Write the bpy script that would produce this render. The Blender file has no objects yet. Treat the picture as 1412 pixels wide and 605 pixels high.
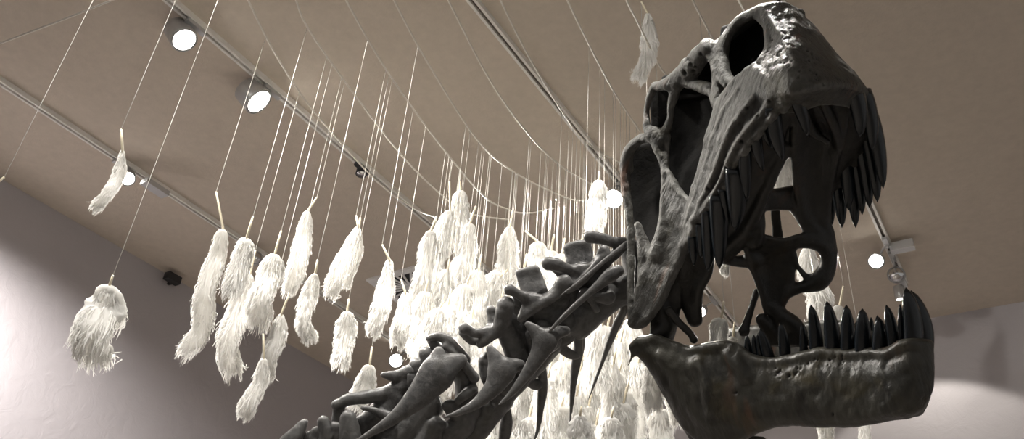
import bpy, math, random
import numpy as np
from mathutils import Vector, Matrix
random.seed(7); RNG = np.random.default_rng(11)
SC = bpy.context.scene
COL = SC.collection

# ------------------------------------------------------------------ camera
CAM_H = 1.5                      # eye height
F = 1164.5; CX, CY = 706.0, 302.5
BASIS = np.array([[0.85072937, -0.24598611, -0.46448938],
                  [0.52148182, 0.50548619, 0.68741576],
                  [0.06569824, -0.82702754, 0.55830923]])     # camera right, down, forward -> room x, y, z
ORIGIN = np.array([0, 0, CAM_H])
CEIL = CAM_H + 3.7
CABLE_Z = CAM_H + 3.3
DREF = 3.0

cd = bpy.data.cameras.new('camera'); cam = bpy.data.objects.new('camera', cd); COL.objects.link(cam)
m = Matrix([[BASIS[i][0], -BASIS[i][1], -BASIS[i][2], ORIGIN[i]] for i in range(3)] + [[0, 0, 0, 1]])
cam.matrix_world = m
cd.sensor_width = 36; cd.lens = 36 * F / 1412; cd.clip_start = .05; cd.clip_end = 100
SC.camera = cam
SC.view_settings.view_transform = 'Standard'
SC.view_settings.look = 'None'
SC.view_settings.exposure = .2
try:
    SC.cycles.use_denoising = True
    SC.cycles.max_bounces = 6
    SC.cycles.sample_clamp_indirect = 4
except Exception:
    pass

def ray(u, v): return BASIS @ np.array([u - CX, v - CY, F])
def at(u, v, d):                      # a point seen at (u, v), d metres along the viewing axis
    return ORIGIN + ray(u, v) * (d / F)
def on_z(u, v, z):                    # where the line of sight meets a level plane
    r = ray(u, v); return ORIGIN + r * ((z - CAM_H) / r[2])
def on_axis(u, v, ax, val):
    r = ray(u, v); return ORIGIN + r * ((val - ORIGIN[ax]) / r[ax])
def UVW(P):                           # sculpt space (photo-sized units) -> room metres
    P = np.asarray(P, float).reshape(-1, 3)
    d = DREF * (1 + P[:, 2] / F)
    L = np.stack([(P[:, 0] - CX) / F * d, (P[:, 1] - CY) / F * d, d], 1)
    return L @ BASIS.T + ORIGIN

# ------------------------------------------------------------------ materials
def new_mat(name):
    mt = bpy.data.materials.new(name); mt.use_nodes = True
    nt = mt.node_tree; nt.nodes.clear()
    out = nt.nodes.new('ShaderNodeOutputMaterial'); return mt, nt, out
def N(nt, t, **kw):
    n = nt.nodes.new(t)
    for k, v in kw.items(): setattr(n, k, v)
    return n
def ramp(nt, fac, stops):
    r = N(nt, 'ShaderNodeValToRGB'); e = r.color_ramp.elements
    while len(e) < len(stops): e.new(.5)
    for el, (p, c) in zip(e, stops): el.position = p; el.color = (*c, 1)
    nt.links.new(fac, r.inputs[0]); return r.outputs[0]
def noise(nt, scale, detail=4, rough=.55, vec=None, dist=0):
    n = N(nt, 'ShaderNodeTexNoise'); n.inputs['Scale'].default_value = scale; n.inputs['Detail'].default_value = detail
    n.inputs['Roughness'].default_value = rough; n.inputs['Distortion'].default_value = dist
    if vec is not None: nt.links.new(vec, n.inputs['Vector'])
    return n.outputs['Fac']
def mix(nt, fac, a, b):
    mx = N(nt, 'ShaderNodeMix', data_type='RGBA')
    if isinstance(fac, float): mx.inputs['Factor'].default_value = fac
    else: nt.links.new(fac, mx.inputs['Factor'])
    for s, x in ((6, a), (7, b)):
        if isinstance(x, tuple): mx.inputs[s].default_value = (*x, 1)
        else: nt.links.new(x, mx.inputs[s])
    return mx.outputs[2]
def simple(name, color, rough=.5, metal=0., bump=None, emit=None, estr=0):
    mt, nt, out = new_mat(name)
    p = N(nt, 'ShaderNodeBsdfPrincipled'); nt.links.new(p.outputs[0], out.inputs[0])
    tc = N(nt, 'ShaderNodeTexCoord').outputs['Object']
    f = noise(nt, 18, 3, vec=tc)
    c = mix(nt, f, tuple(x * .88 for x in color), tuple(min(1, x * 1.08) for x in color))
    nt.links.new(c, p.inputs['Base Color'])
    p.inputs['Roughness'].default_value = rough; p.inputs['Metallic'].default_value = metal
    if bump:
        b = N(nt, 'ShaderNodeBump'); b.inputs['Strength'].default_value = bump[1]; b.inputs['Distance'].default_value = bump[2] if len(bump) > 2 else .01
        nt.links.new(noise(nt, bump[0], 5, .6, tc), b.inputs['Height']); nt.links.new(b.outputs[0], p.inputs['Normal'])
    if emit:
        p.inputs['Emission Color'].default_value = (*emit, 1); p.inputs['Emission Strength'].default_value = estr
    return mt

def bone_mat(name, dark, light, tint, rough, streak_axis=None, rust=.0, bumps=.5, spec=.4, edge_lift=.6):
    mt, nt, out = new_mat(name)
    p = N(nt, 'ShaderNodeBsdfPrincipled'); nt.links.new(p.outputs[0], out.inputs[0])
    tc = N(nt, 'ShaderNodeTexCoord').outputs['Object']
    mp = N(nt, 'ShaderNodeMapping'); nt.links.new(tc, mp.inputs[0])
    if streak_axis is not None:
        q = Vector((1, 0, 0)).rotation_difference(Vector(streak_axis).normalized())
        mp.vector_type = 'TEXTURE'; mp.inputs['Rotation'].default_value = q.to_euler(); mp.inputs['Scale'].default_value = (5, 1, 1)
    v = mp.outputs[0]
    big = noise(nt, 5, 4, .6, tc, .6); fine = noise(nt, 40, 6, .65, v, .4)
    c = ramp(nt, big, [(.30, dark), (.52, tuple((a + b) / 2 for a, b in zip(dark, light))), (.75, light)])
    c = mix(nt, ramp(nt, fine, [(.38, (0, 0, 0)), (.66, (.8,) * 3)]), c, light)
    t2 = noise(nt, 7, 3, .5, tc, 1.0)
    c = mix(nt, ramp(nt, t2, [(.55, (0, 0, 0)), (.75, (.5,) * 3)]), c, tint)
    if rust:
        t3 = noise(nt, 9, 2, .5, v, .3)
        c = mix(nt, ramp(nt, t3, [(.62, (0, 0, 0)), (.72, (rust,) * 3)]), c, (.16, .06, .025))
    geo = N(nt, 'ShaderNodeNewGeometry')                       # edges lightened, hollows darkened in the colour, like highlight and shade
    edge = ramp(nt, geo.outputs['Pointiness'], [(.505, (0, 0, 0)), (.56, (1, 1, 1))])
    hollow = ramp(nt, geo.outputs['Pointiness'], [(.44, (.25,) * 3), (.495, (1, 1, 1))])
    ed = N(nt, 'ShaderNodeMath', operation='MULTIPLY'); nt.links.new(edge, ed.inputs[0]); ed.inputs[1].default_value = edge_lift
    c = mix(nt, ed.outputs[0], c, tuple(min(1, x * 2.2 + .02) for x in light))
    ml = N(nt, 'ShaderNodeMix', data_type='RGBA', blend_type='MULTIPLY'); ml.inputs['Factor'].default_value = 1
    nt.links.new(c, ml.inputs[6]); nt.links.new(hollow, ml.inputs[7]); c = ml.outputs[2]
    nt.links.new(c, p.inputs['Base Color'])
    rr = N(nt, 'ShaderNodeMapRange'); rr.inputs['To Min'].default_value = rough - .1; rr.inputs['To Max'].default_value = rough + .15
    nt.links.new(fine, rr.inputs[0]); nt.links.new(rr.outputs[0], p.inputs['Roughness'])
    p.inputs['Specular IOR Level'].default_value = spec
    b = N(nt, 'ShaderNodeBump'); b.inputs['Strength'].default_value = bumps; b.inputs['Distance'].default_value = .012
    nt.links.new(fine, b.inputs['Height'])
    b2 = N(nt, 'ShaderNodeBump'); b2.inputs['Strength'].default_value = bumps * .5; b2.inputs['Distance'].default_value = .004
    nt.links.new(noise(nt, 130, 4, .6, tc), b2.inputs['Height']); nt.links.new(b.outputs[0], b2.inputs['Normal'])
    nt.links.new(b2.outputs[0], p.inputs['Normal'])
    return mt

SK_AX = BASIS @ np.array([.25, -.9, -.35])
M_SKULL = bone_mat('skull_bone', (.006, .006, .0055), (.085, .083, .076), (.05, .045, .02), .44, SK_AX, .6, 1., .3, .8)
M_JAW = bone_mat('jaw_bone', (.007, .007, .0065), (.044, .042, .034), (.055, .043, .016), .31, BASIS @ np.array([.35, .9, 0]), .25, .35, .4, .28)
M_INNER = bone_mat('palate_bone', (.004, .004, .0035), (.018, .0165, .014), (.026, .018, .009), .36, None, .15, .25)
M_CAVE = bone_mat('shadowed_bone', (.002, .002, .002), (.008, .0075, .007), (.008, .007, .004), .8, None, 0, .3, .08)  # bone colour taken near black to put the skull openings in shade
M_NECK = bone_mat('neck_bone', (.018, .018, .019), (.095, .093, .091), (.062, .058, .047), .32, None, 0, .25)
M_TOOTH = simple('tooth_enamel', (.004, .0065, .009), .24, 0, (60, .12, .004))
M_CEIL = simple('ceiling_paint', (.62, .54, .45), .9, 0, (55, .35, .006))
M_FLOOR = simple('floor_stone', (.40, .37, .34), .45, 0, (20, .1))
M_TRACK = simple('track_white', (.86, .83, .78), .4)
M_SLOT = simple('track_slot', (.16, .14, .12), .6)
M_HOUSE = simple('lamp_housing', (.55, .55, .55), .35, .5)
M_DARK = simple('black_plastic', (.02, .02, .022), .45)
M_LENS = simple('lit_lens', (.9, .9, .88), .3, 0, None, (1, .97, .9), 16)
M_LENSOFF = simple('chrome_lens', (.75, .75, .75), .12, 1.)
M_VENT = simple('vent_white', (.95, .94, .92), .5)
M_QUILL = simple('quill_horn', (.80, .72, .55), .45)
M_CABLE = simple('nylon_cable', (.80, .75, .67), .3)
M_POST = simple('steel_post', (.05, .05, .05), .4, .7)

def string_mat():
    mt, nt, out = new_mat('clear_thread')
    p = N(nt, 'ShaderNodeBsdfPrincipled'); p.inputs['Roughness'].default_value = .15
    tr = N(nt, 'ShaderNodeBsdfTransparent'); mx = N(nt, 'ShaderNodeMixShader')
    tc = N(nt, 'ShaderNodeTexCoord').outputs['Object']
    f = noise(nt, 3.2, 2, .5, tc)
    c = ramp(nt, f, [(.3, (.55, .52, .47)), (.7, (.95, .93, .88))])
    nt.links.new(c, p.inputs['Base Color'])
    r = ramp(nt, f, [(.35, (.35,) * 3), (.62, (.95,) * 3)])
    nt.links.new(r, mx.inputs[0]); nt.links.new(tr.outputs[0], mx.inputs[1]); nt.links.new(p.outputs[0], mx.inputs[2])
    nt.links.new(mx.outputs[0], out.inputs[0]); return mt
M_STRING = string_mat()

def feather_mat():
    mt, nt, out = new_mat('white_plume')
    d = N(nt, 'ShaderNodeBsdfDiffuse'); t = N(nt, 'ShaderNodeBsdfTranslucent'); mx = N(nt, 'ShaderNodeMixShader')
    tc = N(nt, 'ShaderNodeTexCoord').outputs['Object']
    c = mix(nt, noise(nt, 22, 3, .5, tc), (.88, .865, .83), (.97, .965, .95))
    nt.links.new(c, d.inputs[0]); nt.links.new(c, t.inputs[0]); mx.inputs[0].default_value = .5
    nt.links.new(d.outputs[0], mx.inputs[1]); nt.links.new(t.outputs[0], mx.inputs[2]); nt.links.new(mx.outputs[0], out.inputs[0])
    return mt
M_PLUME = feather_mat()

def wall_mat():
    mt, nt, out = new_mat('wall_plaster')
    p = N(nt, 'ShaderNodeBsdfPrincipled'); nt.links.new(p.outputs[0], out.inputs[0])
    tc = N(nt, 'ShaderNodeTexCoord').outputs['Object']
    c = mix(nt, noise(nt, 1.2, 4, .6, tc), (.43, .405, .42), (.52, .49, .50))
    nt.links.new(c, p.inputs['Base Color']); p.inputs['Roughness'].default_value = .75
    b = N(nt, 'ShaderNodeBump'); b.inputs['Strength'].default_value = .25; b.inputs['Distance'].default_value = .02
    nt.links.new(noise(nt, 6, 6, .6, tc, 1.5), b.inputs['Height']); nt.links.new(b.outputs[0], p.inputs['Normal'])
    return mt
M_WALL = wall_mat()

# ------------------------------------------------------------------ object helpers
def mesh_obj(name, verts, faces, mat, parent=None, smooth=True):
    me = bpy.data.meshes.new(name)
    me.from_pydata([tuple(map(float, v)) for v in verts], [], [tuple(map(int, f)) for f in faces])
    me.update(); me.materials.append(mat)
    if smooth: me.polygons.foreach_set('use_smooth', [True] * len(me.polygons))
    o = bpy.data.objects.new(name, me); COL.objects.link(o)
    if parent: adopt(o, parent)
    return o
def adopt(o, parent):
    o.parent = parent
    if parent.parent is None: o.matrix_parent_inverse = Matrix.Translation(-parent.location)
def np_obj(name, V, Fq, mat, parent=None):
    """big quad mesh from arrays"""
    me = bpy.data.meshes.new(name)
    n, q = len(V), len(Fq)
    me.vertices.add(n); me.vertices.foreach_set('co', V.astype(np.float32).ravel())
    me.loops.add(4 * q); me.loops.foreach_set('vertex_index', Fq.astype(np.int32).ravel())
    me.polygons.add(q); me.polygons.foreach_set('loop_start', np.arange(0, 4 * q, 4, dtype=np.int32))
    me.polygons.foreach_set('use_smooth', np.ones(q, bool))
    me.update(calc_edges=True); me.validate(); me.materials.append(mat)
    o = bpy.data.objects.new(name, me); COL.objects.link(o)
    if parent: adopt(o, parent)
    return o
def thing(name, label, cat, loc, group=None):
    o = bpy.data.objects.new(name, None); COL.objects.link(o); o.location = tuple(map(float, loc)); o.empty_display_size = .05
    o['label'] = label; o['category'] = cat
    if group: o['group'] = group
    return o
def tag(o, label, cat, group=None):
    o['label'] = label; o['category'] = cat
    if group: o['group'] = group
def structure(o): o['kind'] = 'structure'; return o

class MB:
    def __init__(s): s.v = []; s.f = []
    def add(s, V, Fs):
        b = len(s.v); s.v += [tuple(x) for x in V]; s.f += [tuple(i + b for i in f) for f in Fs]; return s
    def box(s, c, half, ax=None, taper=1.):
        c = np.array(c, float); A = np.eye(3) if ax is None else np.array(ax)
        V = []
        for sz in (-1, 1):
            k = taper if sz > 0 else 1
            for sx, sy in ((-1, -1), (1, -1), (1, 1), (-1, 1)):
                V.append(c + A[0] * half[0] * sx * k + A[1] * half[1] * sy * k + A[2] * half[2] * sz)
        return s.add(V, [(3, 2, 1, 0), (4, 5, 6, 7), (0, 1, 5, 4), (1, 2, 6, 5), (2, 3, 7, 6), (3, 0, 4, 7)])
    def tube(s, pts, radii, n=8, cap=True, flat=1., up=(0.13, .2, .97)):
        pts = [np.array(p, float) for p in pts]; R = radii if hasattr(radii, '__len__') else [radii] * len(pts)
        b = len(s.v); k = len(pts)
        for i, p in enumerate(pts):
            t = pts[min(i + 1, k - 1)] - pts[max(i - 1, 0)]; t = t / (np.linalg.norm(t) + 1e-12)
            a = np.cross(t, up); a /= np.linalg.norm(a) + 1e-12; c = np.cross(t, a)
            for j in range(n):
                th = 2 * math.pi * j / n
                s.v.append(tuple(p + R[i] * (math.cos(th) * a + flat * math.sin(th) * c)))
        for i in range(k - 1):
            for j in range(n):
                s.f.append((b + i * n + j, b + i * n + (j + 1) % n, b + (i + 1) * n + (j + 1) % n, b + (i + 1) * n + j))
        if cap:
            s.f.append(tuple(b + j for j in range(n))[::-1]); s.f.append(tuple(b + (k - 1) * n + j for j in range(n)))
        return s
    def build(s, name, mat, parent=None, smooth=True): return mesh_obj(name, s.v, s.f, mat, parent, smooth)

def crom(P, n):
    """Catmull-Rom through rows of P -> n samples"""
    P = np.asarray(P, float); k = len(P)
    if k == 2:
        t = np.linspace(0, 1, n)[:, None]; return P[0] * (1 - t) + P[1] * t
    E = np.vstack([2 * P[0] - P[1], P, 2 * P[-1] - P[-2]])
    t = np.linspace(0, k - 1 - 1e-9, n); i = t.astype(int); f = (t - i)[:, None]
    a, b, c, d = E[i], E[i + 1], E[i + 2], E[i + 3]
    return .5 * (2 * b + (c - a) * f + (2 * a - 5 * b + 4 * c - d) * f ** 2 + (3 * b - a - 3 * c + d) * f ** 3)

# ------------------------------------------------------------------ bone sculptor: smooth union of swept and sheet solids, then surface nets
class Sculpt:
    def __init__(s, lo, hi, h, k=5.):
        s.lo = np.array(lo, float); s.h = h; s.k = k
        s.n = np.ceil((np.array(hi, float) - s.lo) / h).astype(int) + 1
        s.g = np.full(s.n, 60., np.float32)
    def _prim(s, C, R, flat=None, axis=None, cut=False, k=None):
        k = s.k if k is None else k
        C = np.asarray(C, np.float32); R = np.asarray(R, np.float32); h = s.h; m = k + 2.5 * h
        lo = np.maximum(np.floor((C.min(0) - R.max() - m - s.lo) / h).astype(int), 0)
        hi = np.minimum(np.ceil((C.max(0) + R.max() + m - s.lo) / h).astype(int) + 1, s.n)
        if np.any(hi <= lo): return
        T = np.full(hi - lo, 60., np.float32)
        ax = [(s.lo[i] + h * np.arange(lo[i], hi[i])).astype(np.float32) for i in range(3)]
        if axis is not None: axis = np.asarray(axis, np.float32) / np.linalg.norm(axis)
        for c, r in zip(C, R):
            a = [max(int((c[i] - r - m - ax[i][0]) / h), 0) for i in range(3)]
            b = [min(int((c[i] + r + m - ax[i][0]) / h) + 2, len(ax[i])) for i in range(3)]
            if any(b[i] <= a[i] for i in range(3)): continue
            x = (ax[0][a[0]:b[0]] - c[0])[:, None, None]; y = (ax[1][a[1]:b[1]] - c[1])[None, :, None]; z = (ax[2][a[2]:b[2]] - c[2])[None, None, :]
            d = x * x + y * y + z * z
            if axis is not None:
                pr = x * axis[0] + y * axis[1] + z * axis[2]; d = d + (flat * flat - 1) * pr * pr
            d = np.sqrt(d) - r
            blk = T[a[0]:b[0], a[1]:b[1], a[2]:b[2]]; np.minimum(blk, d, out=blk)
        sl = tuple(slice(lo[i], hi[i]) for i in range(3)); G = s.g[sl]
        if cut: s.g[sl] = np.maximum(G, -T)
        elif k <= .1: s.g[sl] = np.minimum(G, T)
        else:
            hh = np.maximum(k - np.abs(G - T), 0) / k
            s.g[sl] = np.minimum(G, T) - hh * hh * k * .25
    def chain(s, pts, flat=None, axis=None, cut=False, k=None):
        P = np.array(pts, float)
        L = np.linalg.norm(np.diff(P[:, :3], axis=0), axis=1).sum(); rm = max(P[:, 3].min(), 1.5)
        n = max(int(L / min(max(rm * .35, .8), 3)), 3)
        S = crom(P, n); S[:, 3] = np.maximum(S[:, 3], .8)
        s._prim(S[:, :3], S[:, 3], flat, axis, cut, k); return s
    def sheet(s, rows, r=5., step=2.6, k=None):
        rows = [np.array(q, float) for q in rows]
        W = max(np.linalg.norm(np.diff(q, axis=0), axis=1).sum() for q in rows)
        n = max(int(W / step), 3); G = np.array([crom(q, n) for q in rows])
        Hh = np.linalg.norm(np.diff(G, axis=0), axis=2).sum(0).max(); mrows = max(int(Hh / step), 3)
        S = np.array([crom(G[:, j], mrows) for j in range(n)]).reshape(-1, 3)
        s._prim(S, np.full(len(S), r), k=k); return s
    def front(s, u, v):
        i = int(round((u - s.lo[0]) / s.h)); j = int(round((v - s.lo[1]) / s.h))
        c = s.g[i, j]; w = np.where(c < 0)[0]
        return None if len(w) == 0 else s.lo[2] + s.h * w[0]
    def pit(s, u, v, r):
        w = s.front(u, v)
        if w is not None: s._prim([(u, v, w - r * .35)], [r], cut=True)
    def rough(s, amp, scale):
        def up(n):
            c = int(n * s.h / scale) + 4; t = np.arange(n) * s.h / scale + .5; i = t.astype(int); f = t - i; f = f * f * (3 - 2 * f)
            Mx = np.zeros((n, c), np.float32); Mx[np.arange(n), i] = 1 - f; Mx[np.arange(n), i + 1] += f; return Mx
        A, B, C_ = (up(n) for n in s.n)
        Z = RNG.uniform(-1, 1, (A.shape[1], B.shape[1], C_.shape[1])).astype(np.float32)
        Z = np.tensordot(A, Z, (1, 0)); Z = np.einsum('jb,ibc->ijc', B, Z, optimize=True); Z = Z @ C_.T
        s.g += amp * Z; return s
    def mesh(s):
        g = s.g.copy()
        for ax in range(3):
            sl = [slice(None)] * 3
            for e in (0, -1): sl[ax] = e; g[tuple(sl)] = 5.
        I = g < 0; n = s.n
        cnt = np.zeros(n - 1, np.int8)
        for dx in (0, 1):
            for dy in (0, 1):
                for dz in (0, 1): cnt += I[dx:n[0] - 1 + dx, dy:n[1] - 1 + dy, dz:n[2] - 1 + dz]
        act = (cnt > 0) & (cnt < 8); idx = np.argwhere(act); ids = np.full(n - 1, -1, np.int32); ids[act] = np.arange(len(idx))
        acc = np.zeros((len(idx), 3)); num = np.zeros(len(idx))
        for ax in range(3):
            o1, o2 = [a for a in range(3) if a != ax]
            for a in (0, 1):
                for b in (0, 1):
                    p = idx.copy(); p[:, o1] += a; p[:, o2] += b; q = p.copy(); q[:, ax] += 1
                    ga = g[p[:, 0], p[:, 1], p[:, 2]]; gb = g[q[:, 0], q[:, 1], q[:, 2]]
                    cr = (ga < 0) != (gb < 0); t = np.where(cr, ga / np.where(cr, ga - gb, 1), 0)
                    pos = p.astype(float); pos[:, ax] += t
                    acc[cr] += pos[cr]; num[cr] += 1
        V = acc / num[:, None] * s.h + s.lo
        Q = []
        for ax in range(3):
            o1, o2 = (ax + 1) % 3, (ax + 2) % 3
            sa = [slice(1, n[i] - 1) for i in range(3)]; sb = list(sa)
            sa[ax] = slice(0, n[ax] - 1); sb[ax] = slice(1, n[ax])
            A = I[tuple(sa)]; B = I[tuple(sb)]; E = np.argwhere(A != B)
            if len(E) == 0: continue
            inside = A[E[:, 0], E[:, 1], E[:, 2]]
            off = np.array([1, 1, 1]); off[ax] = 0; E = E + off
            c = []
            for a, b in ((-1, -1), (0, -1), (0, 0), (-1, 0)):
                e = E.copy(); e[:, o1] += a; e[:, o2] += b; c.append(ids[e[:, 0], e[:, 1], e[:, 2]])
            qd = np.stack(c, 1); qd[~inside] = qd[~inside][:, ::-1]; Q.append(qd)
        return V, np.vstack(Q)
    def build(s, name, mat, parent=None, relax=1):
        V, Q = s.mesh()
        for _ in range(relax):
            S = np.zeros_like(V); c = np.zeros(len(V))
            for i in range(4):
                np.add.at(S, Q[:, i], V[Q[:, (i + 1) % 4]] + V[Q[:, i - 1]]); np.add.at(c, Q[:, i], 2)
            V = V * .5 + .5 * S / c[:, None]
        return np_obj(name, UVW(V), Q, mat, parent)

# ------------------------------------------------------------------ the room
WX, WY = -6.41, 7.52
def quad(name, P, mat): return structure(mesh_obj(name, P, [(0, 1, 2, 3)], mat, None, False))
XR, YF = 6.0, -5.0
quad('ceiling', [(WX, YF, CEIL), (WX, WY, CEIL), (XR, WY, CEIL), (XR, YF, CEIL)], M_CEIL)
quad('floor', [(WX, YF, 0), (XR, YF, 0), (XR, WY, 0), (WX, WY, 0)], M_FLOOR)
quad('wall_left', [(WX, YF, 0), (WX, WY, 0), (WX, WY, CEIL), (WX, YF, CEIL)], M_WALL)
quad('wall_back', [(WX, WY, 0), (XR, WY, 0), (XR, WY, CEIL), (WX, WY, CEIL)], M_WALL)

# lighting tracks under the ceiling
def track(x, y0, y1, label):
    zc = CEIL - .018
    t = thing('lighting_track', label, 'lighting track', (x, y0, CEIL), 'parallel lighting tracks on the ceiling')
    mb = MB()
    for s in (-1, 1): mb.box((x + s * .019, (y0 + y1) / 2, zc), (.0085, (y1 - y0) / 2, .018))
    mb.build('rail_profile', M_TRACK, t, False)
    MB().box((x, (y0 + y1) / 2, CEIL - .008), (.0105, (y1 - y0) / 2, .008)).build('slot', M_SLOT, t, False)
track(-5.29, -3, 7.3, 'white lighting track nearest the left wall, lowest at left of the ceiling')
track(-3.675, -3, 7.0, 'white lighting track carrying the two brightest starry spotlights, upper left')
track(-2.105, -3, 7.0, 'white lighting track running down the middle behind the curved cables')
track(-.61, -3, 6.75, 'white lighting track passing behind the skull to the lamps at right')

# ceiling air outlet
def vent():
    c0 = on_z(505, 384, CEIL); c1 = on_z(576, 368, CEIL); c2 = on_z(553, 419, CEIL)
    s = .58; cx, cy = c0[0] + s / 2, c0[1] + s / 2; h = s / 2
    t = thing('ceiling_vent', 'square white swirl air outlet with radial slots on the ceiling', 'air vent', (cx, cy, CEIL))
    z = CEIL - .012; V = []; Fs = []
    mb = MB()
    b = .03
    for (x, y, hx, hy) in ((0, h - b, h, b), (0, -h + b, h, b), (h - b, 0, b, h - 2 * b), (-h + b, 0, b, h - 2 * b)): mb.box((cx + x, cy + y, z), (hx, hy, .011))
    mb.build('frame', M_VENT, t, False)
    MB().box((cx, cy, CEIL - .003), (h - .01, h - .01, .002)).build('backing', M_DARK, t, False)
    hub = MB().tube([(cx, cy, CEIL - .004), (cx, cy, CEIL - .02)], .05, 20); hub.build('hub', M_VENT, t)
    for k in range(20):
        a = 2 * math.pi * k / 20; d = np.array([math.cos(a), math.sin(a), 0]); e = np.array([-d[1], d[0], 0]); L = min(h * .98 / max(abs(d[0]), abs(d[1])), .40) - .02
        MB().box(np.array([cx, cy, CEIL - .011]) + d * (.05 + L) / 2, ((L - .05) / 2, .010, .003), [d, e, np.array([0, 0, 1.])]).build('slat', M_VENT, t, False)
vent()

# small bracket on the left wall
def bracket():
    p = on_axis(232, 391, 0, WX)
    t = thing('wall_sensor', 'small dark sensor on a bracket high on the left wall', 'sensor', p)
    MB().box(p + np.array([.05, 0, 0]), (.05, .012, .012)).build('arm', M_DARK, t, False)
    MB().box(p + np.array([.12, -.05, .0]), (.035, .07, .035)).build('body', M_DARK, t, False)
bracket()

# ------------------------------------------------------------------ spotlights
def spot(track_x, y, head, aim, label, lit=True, power=0., r=.055, length=.13, cone=60, blend=.4, body=M_HOUSE, box=None, estr=None, color=(1, .95, .87)):
    """head: centre of the lens, aim: target point"""
    head = np.array(head, float); aim = np.array(aim, float); d = aim - head; d /= np.linalg.norm(d)
    top = np.array([track_x, y, CEIL - .036])
    t = thing('track_spotlight', label, 'spotlight', top, 'track spotlights')
    MB().box(top + np.array([0, 0, -.012]), (.018, .07, .014)).build('adapter', M_DARK if body is M_DARK else M_HOUSE, t, False)
    back = head - d * length
    MB().tube([top + np.array([0, 0, -.02]), (top + back) / 2 + np.array([0, 0, .0]), back + d * length * .35], .009, 8).build('stem', body, t)
    prof = [(0, .35), (.04, .75), (.12, .92), (.6, 1.), (.97, 1.04), (1., 1.04), (1., .9), (.93, .86)]
    MB().tube([back + d * length * q[0] + d * 1e-4 * i for i, q in enumerate(prof)], [r * q[1] for q in prof], 20).build('housing', body, t)
    if lit: MB().tube([head - d * length * .05, head - d * length * .02 + d * .004], [r * .86, r * .86], 20).build('lens', M_LENS, t)
    else: MB().tube([head - d * length * .05, head - d * length * .02 + d * .004], [r * .86, r * .86], 20).build('lens', M_LENSOFF, t)
    if box is not None:
        c = np.array(box[0]); MB().box(c, box[1], box[2] if len(box) > 2 else None).build('driver_box', M_HOUSE, t, False)
    if power:
        L = bpy.data.lights.new('spot_beam', 'SPOT'); L.energy = power; L.spot_size = math.radians(cone); L.spot_blend = blend; L.shadow_soft_size = r * .8; L.color = color
        lo = bpy.data.objects.new('spot_beam', L); COL.objects.link(lo)
        lo.location = tuple(head + d * .03); lo.rotation_euler = Vector(d).to_track_quat('-Z', 'Y').to_euler(); adopt(lo, t)

SKULL_C = at(1060, 250, 3.0)
def hd(u, v, z=CEIL - .16): return on_z(u, v, z)
A_, B_, C_, D_ = -5.29, -3.675, -2.105, -.61
# aims
f_left = at(330, 400, 4.2); f_mid = at(620, 400, 5.2); neck = at(700, 470, 3.4)
h = hd(254, 55); spot(B_, h[1] + .02, h, f_left * .4 + neck * .6, 'white spotlight shining at the top left, under the second track', True, 330, .078, .16, 70)
h = hd(357, 140); spot(B_, h[1] + .05, h, f_mid * .8 + neck * .2, 'brightest glaring spotlight below and right of the top left one', True, 380, .095, .15, 70)
h = hd(176, 246); spot(A_, h[1] - .05, h, at(150, 420, 3.6), 'grey spotlight lit behind the curled feather at upper left', True, 200, .055, .14, 60, box=(h + np.array([.12, .16, -.02]), (.04, .10, .02)))
h = hd(498, 240, CEIL - .08); spot(B_, h[1] - .02, h, h + np.array([.1, -.1, -1]), 'small black unlit lamp on the second track, mid left', False, 0, .04, .08, body=M_DARK)
h = hd(352, 356); spot(A_, h[1] - .05, h, at(400, 420, 4.2), 'grey spotlight hidden behind the white feathers on the wall side track', False, 0, .06, .14)
h = hd(546, 497); spot(A_, h[1] + .05, h, at(600, 440, 5.2), 'glaring spotlight peeping over the neck bones at bottom left', True, 300, .075, .14, 44)
h = hd(846, 274); spot(C_, h[1] + .05, h, at(760, 380, 4.6), 'glaring spotlight behind a feather beside the back of the skull', True, 300, .075, .14, 55)
h = hd(965, 430); spot(C_, h[1] + .05, h, at(820, 560, 4.2), 'lit spotlight seen through the open jaw hinge', True, 240, .055, .14, 46)
h = hd(1208, 360); spot(D_, h[1] - .05, h, at(1060, 420, 3.2), 'lit round spotlight at right, between the open jaws', True, 160, .06, .13, 60, box=(h + np.array([.20, .02, .09]), (.085, .035, .035)))
h = hd(1236, 379); spot(D_, h[1] - .1, h, at(1240, 480, 3.0), 'chrome ringed spotlight facing down just under the lit round one', False, 0, .065, .10)
h = hd(1243, 412); spot(D_, min(h[1] - .05, 6.7), h, h + np.array([.0, .25, -.95]), 'far spotlight just behind the longest front lower teeth', True, 42, .045, .12, 98, .2)
# spots added on the same tracks, unseen above the frame, to brighten bones and feathers
SK_TOP = at(1080, 60, 2.9)
def above(x, y, aim, power, label, cone=50, blend=.5, color=(1, .96, .9)):
    spot(x, y, (x, y + .05, CEIL - .2), aim, label, True, power, .06, .14, cone, blend, color=color)
above(D_, 2.2, SK_TOP, 270, 'added unseen spotlight on the rightmost track aimed down at the snout', 55)
above(C_, 1.0, at(900, 330, 3.3), 110, 'added unseen spotlight on the middle track aimed at the back of the skull', 60)
above(C_, -.3, at(350, 420, 3.7), 480, 'added unseen spotlight on the middle track aimed at the left feathers', 44)
above(C_, .4, at(640, 420, 4.6), 520, 'added unseen spotlight on the middle track aimed at the crowded feathers', 50)
above(D_, 1.4, at(840, 480, 3.8), 330, 'added unseen spotlight on the rightmost track aimed at feathers below the neck', 60)

above(C_, -.6, at(893, 60, 4.6), 420, 'added unseen spotlight on the middle track aimed at the lone high feather', 13)
above(D_, -.6, at(150, 360, 2.85), 520, 'added unseen spotlight on the rightmost track aimed at the oval lone feather', 30, 1.)
above(B_, 1.1, at(720, 450, 3.4), 300, 'added unseen spotlight on the second track aimed at the neck bones', 42)

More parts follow.
